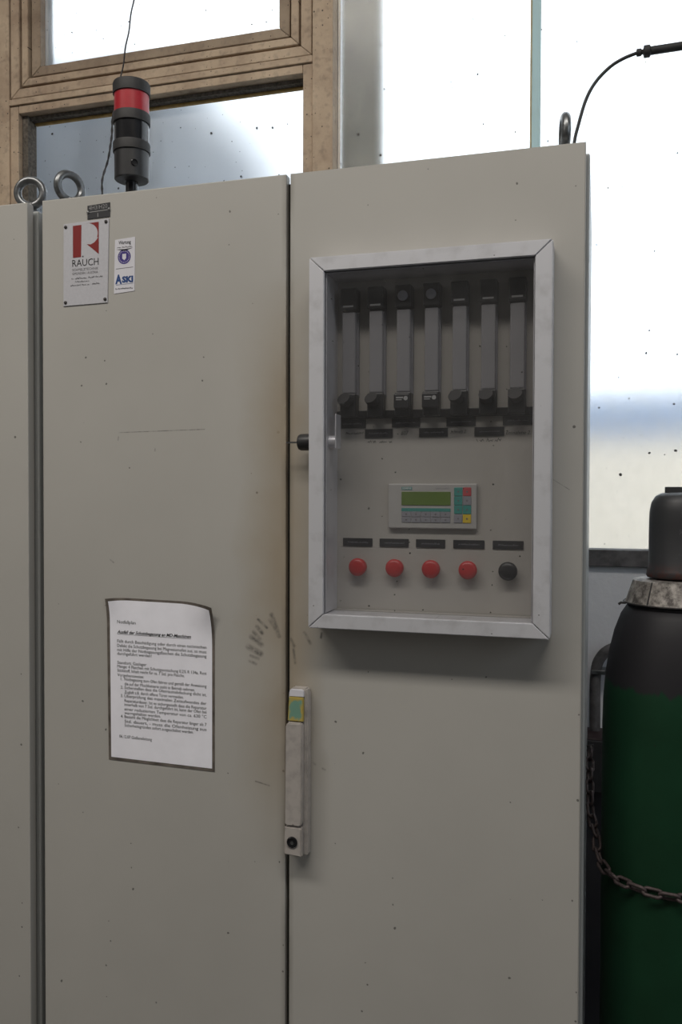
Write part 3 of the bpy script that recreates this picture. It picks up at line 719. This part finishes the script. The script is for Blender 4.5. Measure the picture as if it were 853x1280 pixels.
LN = [ # (text, x0, x1 or None, row px in the photo's line grid, style)
 ('Notfallplan', 0, None, 0, ''), ('Ausfall der Schutzbegasung an MD-Maschinen', 0, .152, 2.34, 'b'),
 ('Fällt durch Beschädigung oder durch einen technischen', 0, 1, 4.55, ''), ('Defekt die Schutzbegasung bei Magnesiumofen aus, so muss', 0, 1, 5.6, ''),
 ('mit Hilfe der Notbegasungsflaschen die Schutzbegasung', 0, 1, 6.6, ''), ('durchgeführt werden!', 0, None, 7.5, ''),
 ('Standort: Gaslager', 0, None, 9.65, ''), ('Menge: 4 Flaschen mit Schutzgasmischung 0,2% R 134a, Rest', 0, 1, 10.55, ''),
 ('Stickstoff, Inhalt reicht für ca. 7 Std. pro Flasche.', 0, .139, 11.5, ''), ('Vorgehensweise:', 0, None, 12.6, ''),
 ('1.', .007, None, 13.5, ''), ('Notbegasung zum Ofen fahren und gemäß der Anweisung', .015, 1, 13.5, ''), ('die auf der Mischbatterie steht in Betrieb nehmen.', .015, .145, 14.6, ''),
 ('2.', .007, None, 15.5, ''), ('Sicherstellen dass die Ofenraumabdeckung dicht ist,', .015, 1, 15.5, ''), ('Zugluft z.B. durch offene Türen vermeiden.', .015, .122, 16.55, ''),
 ('3.', .007, None, 17.5, ''), ('Überprüfung des maximalen Zeitaufwandes der', .015, 1, 17.5, ''), ('Reparaturdauer. Ist es sichergestellt dass die Reparatur', .015, 1, 18.6, ''),
 ('innerhalb von 7 Std. durchgeführt ist, kann der Ofen bei', .015, 1, 19.5, ''), ('einer reduzierten Temperatur von ca. 630 °C', .015, 1, 20.6, ''), ('warmgehalten werden.', .015, None, 21.5, ''),
 ('4.', .007, None, 22.4, ''), ('Besteht die Möglichkeit dass die Reparatur länger als 7', .015, 1, 22.4, ''), ('Std. dauert, - muss die Ofenheizung aus', .015, 1, 23.5, ''),
 ('Sicherheitsgründen sofort ausgeschaltet werden.', .015, .142, 24.45, ''), ('06.12.07 Gießereileitung', .004, .068, 27.2, '')]
pt = new(); RW = .00790; XL, ZT = .1615, 1.0985; WD = .1830; rot = -.013
for s, x0, x1, row, st in LN:
    xx = XL + x0; z = ZT - row*RW + rot*x0
    wd = None if x1 is None else ((WD - x0) if x1 == 1 else x1)
    text(pt, s, xx, z, -.00195, .0082 if row else .0090, width=wd, rot=rot, bold=.02 if st == 'b' else 0, shear=.3 if st == 'b' else 0)
zu = ZT - 2.34*RW - .0013
flat(pt, [(XL,zu),(XL+.152,zu+rot*.152),(XL+.152,zu+rot*.152-.0005),(XL,zu-.0005)], -.00195)
obj('printed_text', pt, M_INK, nt)

# ------------------------------------------------------------------ signal tower on the cabinet roof
TX, TY = .1060, .150
st = empty('signal_tower', (TX,TY,1.893), 'black signal tower with one red lamp tier on the cabinet roof', 'signal light')
def ringp(name, prof, m, sm=True): return obj(name, lathe(new(), prof, (TX,TY,0), 40), m, st, smooth=sm)
ringp('pole', [(.0125,1.8935),(.0125,1.9760)], M_BLKGLOSS)
ringp('base_flange', [(.030,1.8932),(.030,1.8990),(.016,1.903)], M_BLKMATT)
ringp('base_module', [(.012,1.9765),(.0325,1.9785),(.0345,1.9805),(.0347,2.0335)], M_BLK)
ringp('collar_ring', [(.0372,2.0338),(.0376,2.0500),(.0366,2.0530)], M_BLKMATT)
ringp('blank_module', [(.0345,2.0533),(.0345,2.0915)], M_BLKGLOSS)
ringp('collar_ring', [(.0372,2.0918),(.0376,2.1090),(.0366,2.1115)], M_BLKMATT)
ringp('red_lamp', [(.0347,2.1118),(.0347,2.1500)], M_RED)
ringp('top_cap', [(.0372,2.1503),(.0378,2.1690),(.0360,2.1735),(.030,2.1750),(0,2.1755)], M_BLKMATT)
dv = Vector((.62,-.785,0)); M3 = Vector((0,0,1)).rotation_difference(dv).to_matrix()
obj('screw', lathe(new(), [(.0068,0),(.0068,.0020),(.0055,.0026),(.005,.0012),(0,.0010)], Vector((TX,TY,2.004))+dv*.0340, 20, M=M3), M_BLKGLOSS, st, smooth=True)

# window pull cord behind the tower
pc = new(); A_ = Vector((-.135,.615,2.75)); E_ = Vector((-.262,.615,2.10))
pts = [A_.lerp(E_, k/60) + Vector((.004*math.sin(k*.45)*(k > 30), .002*math.sin(k*.8), 0)) for k in range(61)]
pts = [Vector((-.118,.664,2.84))] + pts + [Vector((-.268,.60,2.02)), Vector((-.30,.44,1.897))]
rad = [.0021 if k < 33 else (.0022 if k%2 else .0034) for k in range(len(pts))]
obj('pull_cord', tube(pc, pts, rad, 8), M_DARKSTEEL, smooth=True, label='thin dark window pull cord hanging beside the signal tower', cat='cord')

# black cable rising from the cabinet roof to a black conduit
ch = empty('cable_conduit', (.965,.43,1.893), 'black cable rising from the cabinet roof into a black conduit', 'cable')
obj('cable', tube(new(), spline([(.955,.45,1.894),(.960,.45,1.99),(.969,.45,2.073),(.977,.45,2.110),(.992,.45,2.161),(1.011,.45,2.195),(1.039,.45,2.222),(1.066,.45,2.236),(1.094,.45,2.244)],10), .0036, 10), M_BLK, ch, smooth=True)
dvx = Vector((1,0,.02)).normalized(); Mx = Vector((0,0,1)).rotation_difference(dvx).to_matrix()
obj('gland_nut', lathe(new(), [(.004,0),(.0075,.001),(.0075,.009),(.005,.011),(.005,.013),(.0120,.015),(.0120,.026),(.009,.028)], (1.090,.45,2.2435), 16, M=Mx), M_BLKMATT, ch, smooth=True)
obj('conduit', lathe(new(), [(.0084,0),(.0088,.5),(.0088,.75)], Vector((1.090,.45,2.2435))+dvx*.0285, 20, M=Mx), M_BLKMATT, ch, smooth=True)
obj('conduit_bracket', chain_build(lambda b: (box(b,1.80,1.82,.44,.724,2.249,2.268), b)[-1]), M_DARKSTEEL, ch)

# ------------------------------------------------------------------ gas cylinder with safety chain
CX, CY = 1.1565, .16
gc = empty('gas_cylinder', (CX,CY,0), 'green gas cylinder with black shoulder and grey valve cap', 'gas cylinder')
body = [(.100,0),(.118,.010),(.1225,.03),(.1225,.94),(.1215,.985),(.1180,1.03),(.1120,1.07),(.1040,1.105),(.0930,1.135),(.0800,1.155)]
obj('bottle', lathe(new(), [(r,z+.0) for r,z in body], (CX,CY,0), 64), M_CYL, gc, smooth='all')
obj('collar', chain_build(lambda b: (lathe(b, [(.0868,1.1575),(.0850,1.1600),(.0735,1.1945),(.070,1.1965),(.050,1.1968)], (CX,CY,0), 48), b)[-1]), M_COLLAR, gc, smooth=True)
obj('collar_wire', chain_build(lambda b: (tube(b, [(CX+.0885*math.cos(a_),CY+.0885*math.sin(a_),1.1565) for a_ in [2*PI*k/48 for k in range(48)]], .0016, 8, True),
    tube(b, [(CX-.086,CY-.028,1.1565),(CX-.094,CY-.034,1.1570),(CX-.098,CY-.034,1.1540)], .0022, 8), b)[-1]), M_DARKSTEEL, gc, smooth=True)
sm_ = new(); p0 = Vector((CX,CY,0)); a_ = math.radians(232)
d_ = Vector((math.cos(a_), math.sin(a_), 0)); tube(sm_, [p0+d_*.0865+Vector((0,0,1.1585)), p0+d_*.0737+Vector((0,0,1.1950))], .0012, 6)
obj('collar_seam', sm_, M_BLK, gc)
cp = [(.0500,1.2000),(.0520,1.2030),(.0510,1.2120),(.0485,1.2170),(.0482,1.2900),(.0475,1.3130),(.0445,1.3290),(.0380,1.3400),(.0280,1.3452),(0,1.3470)]
obj('valve_cap', lathe(new(), cp, (CX,CY,0), 48), M_CAP, gc, smooth='all')
obj('cap_lug', chain_build(lambda b: (box(b,CX-.0225,CX+.0225,CY-.007,CY+.007,1.3420,1.3560,.001), b)[-1]), M_CAP, gc)
obj('neck', lathe(new(), [(.036,1.1970),(.036,1.1998)], (CX,CY,0), 32), M_DARKSTEEL, gc)
# chain: links strung from an eye on the cabinet side round the front of the bottle
sc = empty('safety_chain', (1.008,.30,.82), 'rusty steel chain slung round the front of the green gas cylinder', 'chain')
RC = .1225 + .0078
path = [Vector((1.0125,.34,.84)), Vector((1.013,.28,.80)), Vector((1.016,.215,.755))]
for d in range(178, 362, 6):
    th = math.radians(d); f = min(1, max(0, (d-178)/40)); z = .735*(1-f)**2 + .7005*(1-(1-f)**2)
    path.append(Vector((CX+RC*math.cos(th), CY+RC*math.sin(th), z)))
path += [Vector((CX+RC,.24,.705)), Vector((CX+RC+.004,.45,.74)), Vector((CX+RC+.004,.690,.78))]
path = spline(path, 6)
L = [0]
for a, b in zip(path, path[1:]): L.append(L[-1]+(b-a).length)
def at(s):
    for i in range(len(L)-1):
        if L[i+1] >= s: return path[i].lerp(path[i+1], (s-L[i])/max(1e-9, L[i+1]-L[i]))
    return path[-1]
PITCHL = .0262; wire = .0029
lm = new(); hw_, hl_ = .0068, .0148
lp = []
for k in range(24):
    t_ = 2*PI*k/24; cx_ = hw_*math.cos(t_); cz_ = hw_*math.sin(t_) + (hl_-hw_ if math.sin(t_) >= 0 else -(hl_-hw_)); lp.append((cz_, cx_, 0))
tube(lm, lp, wire, 8, True)
lme = bpy.data.meshes.new('link'); lm.to_mesh(lme); lm.free(); lme.materials.append(M_CHAIN)
for p in lme.polygons: p.use_smooth = True
nl = int(L[-1]/PITCHL)
for k in range(nl):
    p = at((k+.5)*PITCHL); q = (at((k+.9)*PITCHL) - at((k+.1)*PITCHL)).normalized()
    out = Vector((p.x-CX, p.y-CY, 0)); out = (out - q*out.dot(q)).normalized(); side = q.cross(out)
    if k%2: n_, s_ = (out*.80+side*.60), (side*.80-out*.60)
    else: n_, s_ = (side*.85-out*.53), (-out*.85-side*.53)
    o = bpy.data.objects.new('link', lme); COL.objects.link(o); o.parent = sc
    Mx_ = Matrix((q, s_, n_)).transposed().to_4x4(); Mx_.translation = p - ORG[sc.name]; o.matrix_local = Mx_
obj('chain_eye', tube(new(), [(1.0065,.345,.842),(1.0185,.345,.846),(1.0185,.345,.836),(1.0065,.345,.834)], .0022, 8), M_DARKSTEEL, sc, smooth=True)

# wall conduit and dark box in the gap behind the gas cylinder
cd = empty('wall_conduit', (1.06,.66,.70), 'grey bent pipe on the wall in the gap behind the gas cylinder', 'pipe')
obj('pipe', tube(new(), spline([(1.200,.672,.992),(1.10,.672,.992),(1.060,.672,.985),(1.033,.672,.962),(1.022,.672,.920),(1.021,.672,.80),(1.021,.672,.70)],8), .0125, 14), M_SILL, cd, smooth=True)
obj('pipe_clip', chain_build(lambda b: (box(b,1.014,1.052,.652,.699,.925,.935,.001), b)[-1]), M_STEEL, cd)
jb = empty('junction_box', (1.05,.62,.665), 'dark box on the wall in the gap behind the gas cylinder', 'junction box')
obj('case', B(1.000,1.110,.600,.6985,.665,.790,.003), plain('dark_maroon_plastic', (.025,.012,.014), .6), jb)
obj('lid', B(1.004,1.106,.592,.5995,.669,.786,.002), M_BLKMATT, jb)
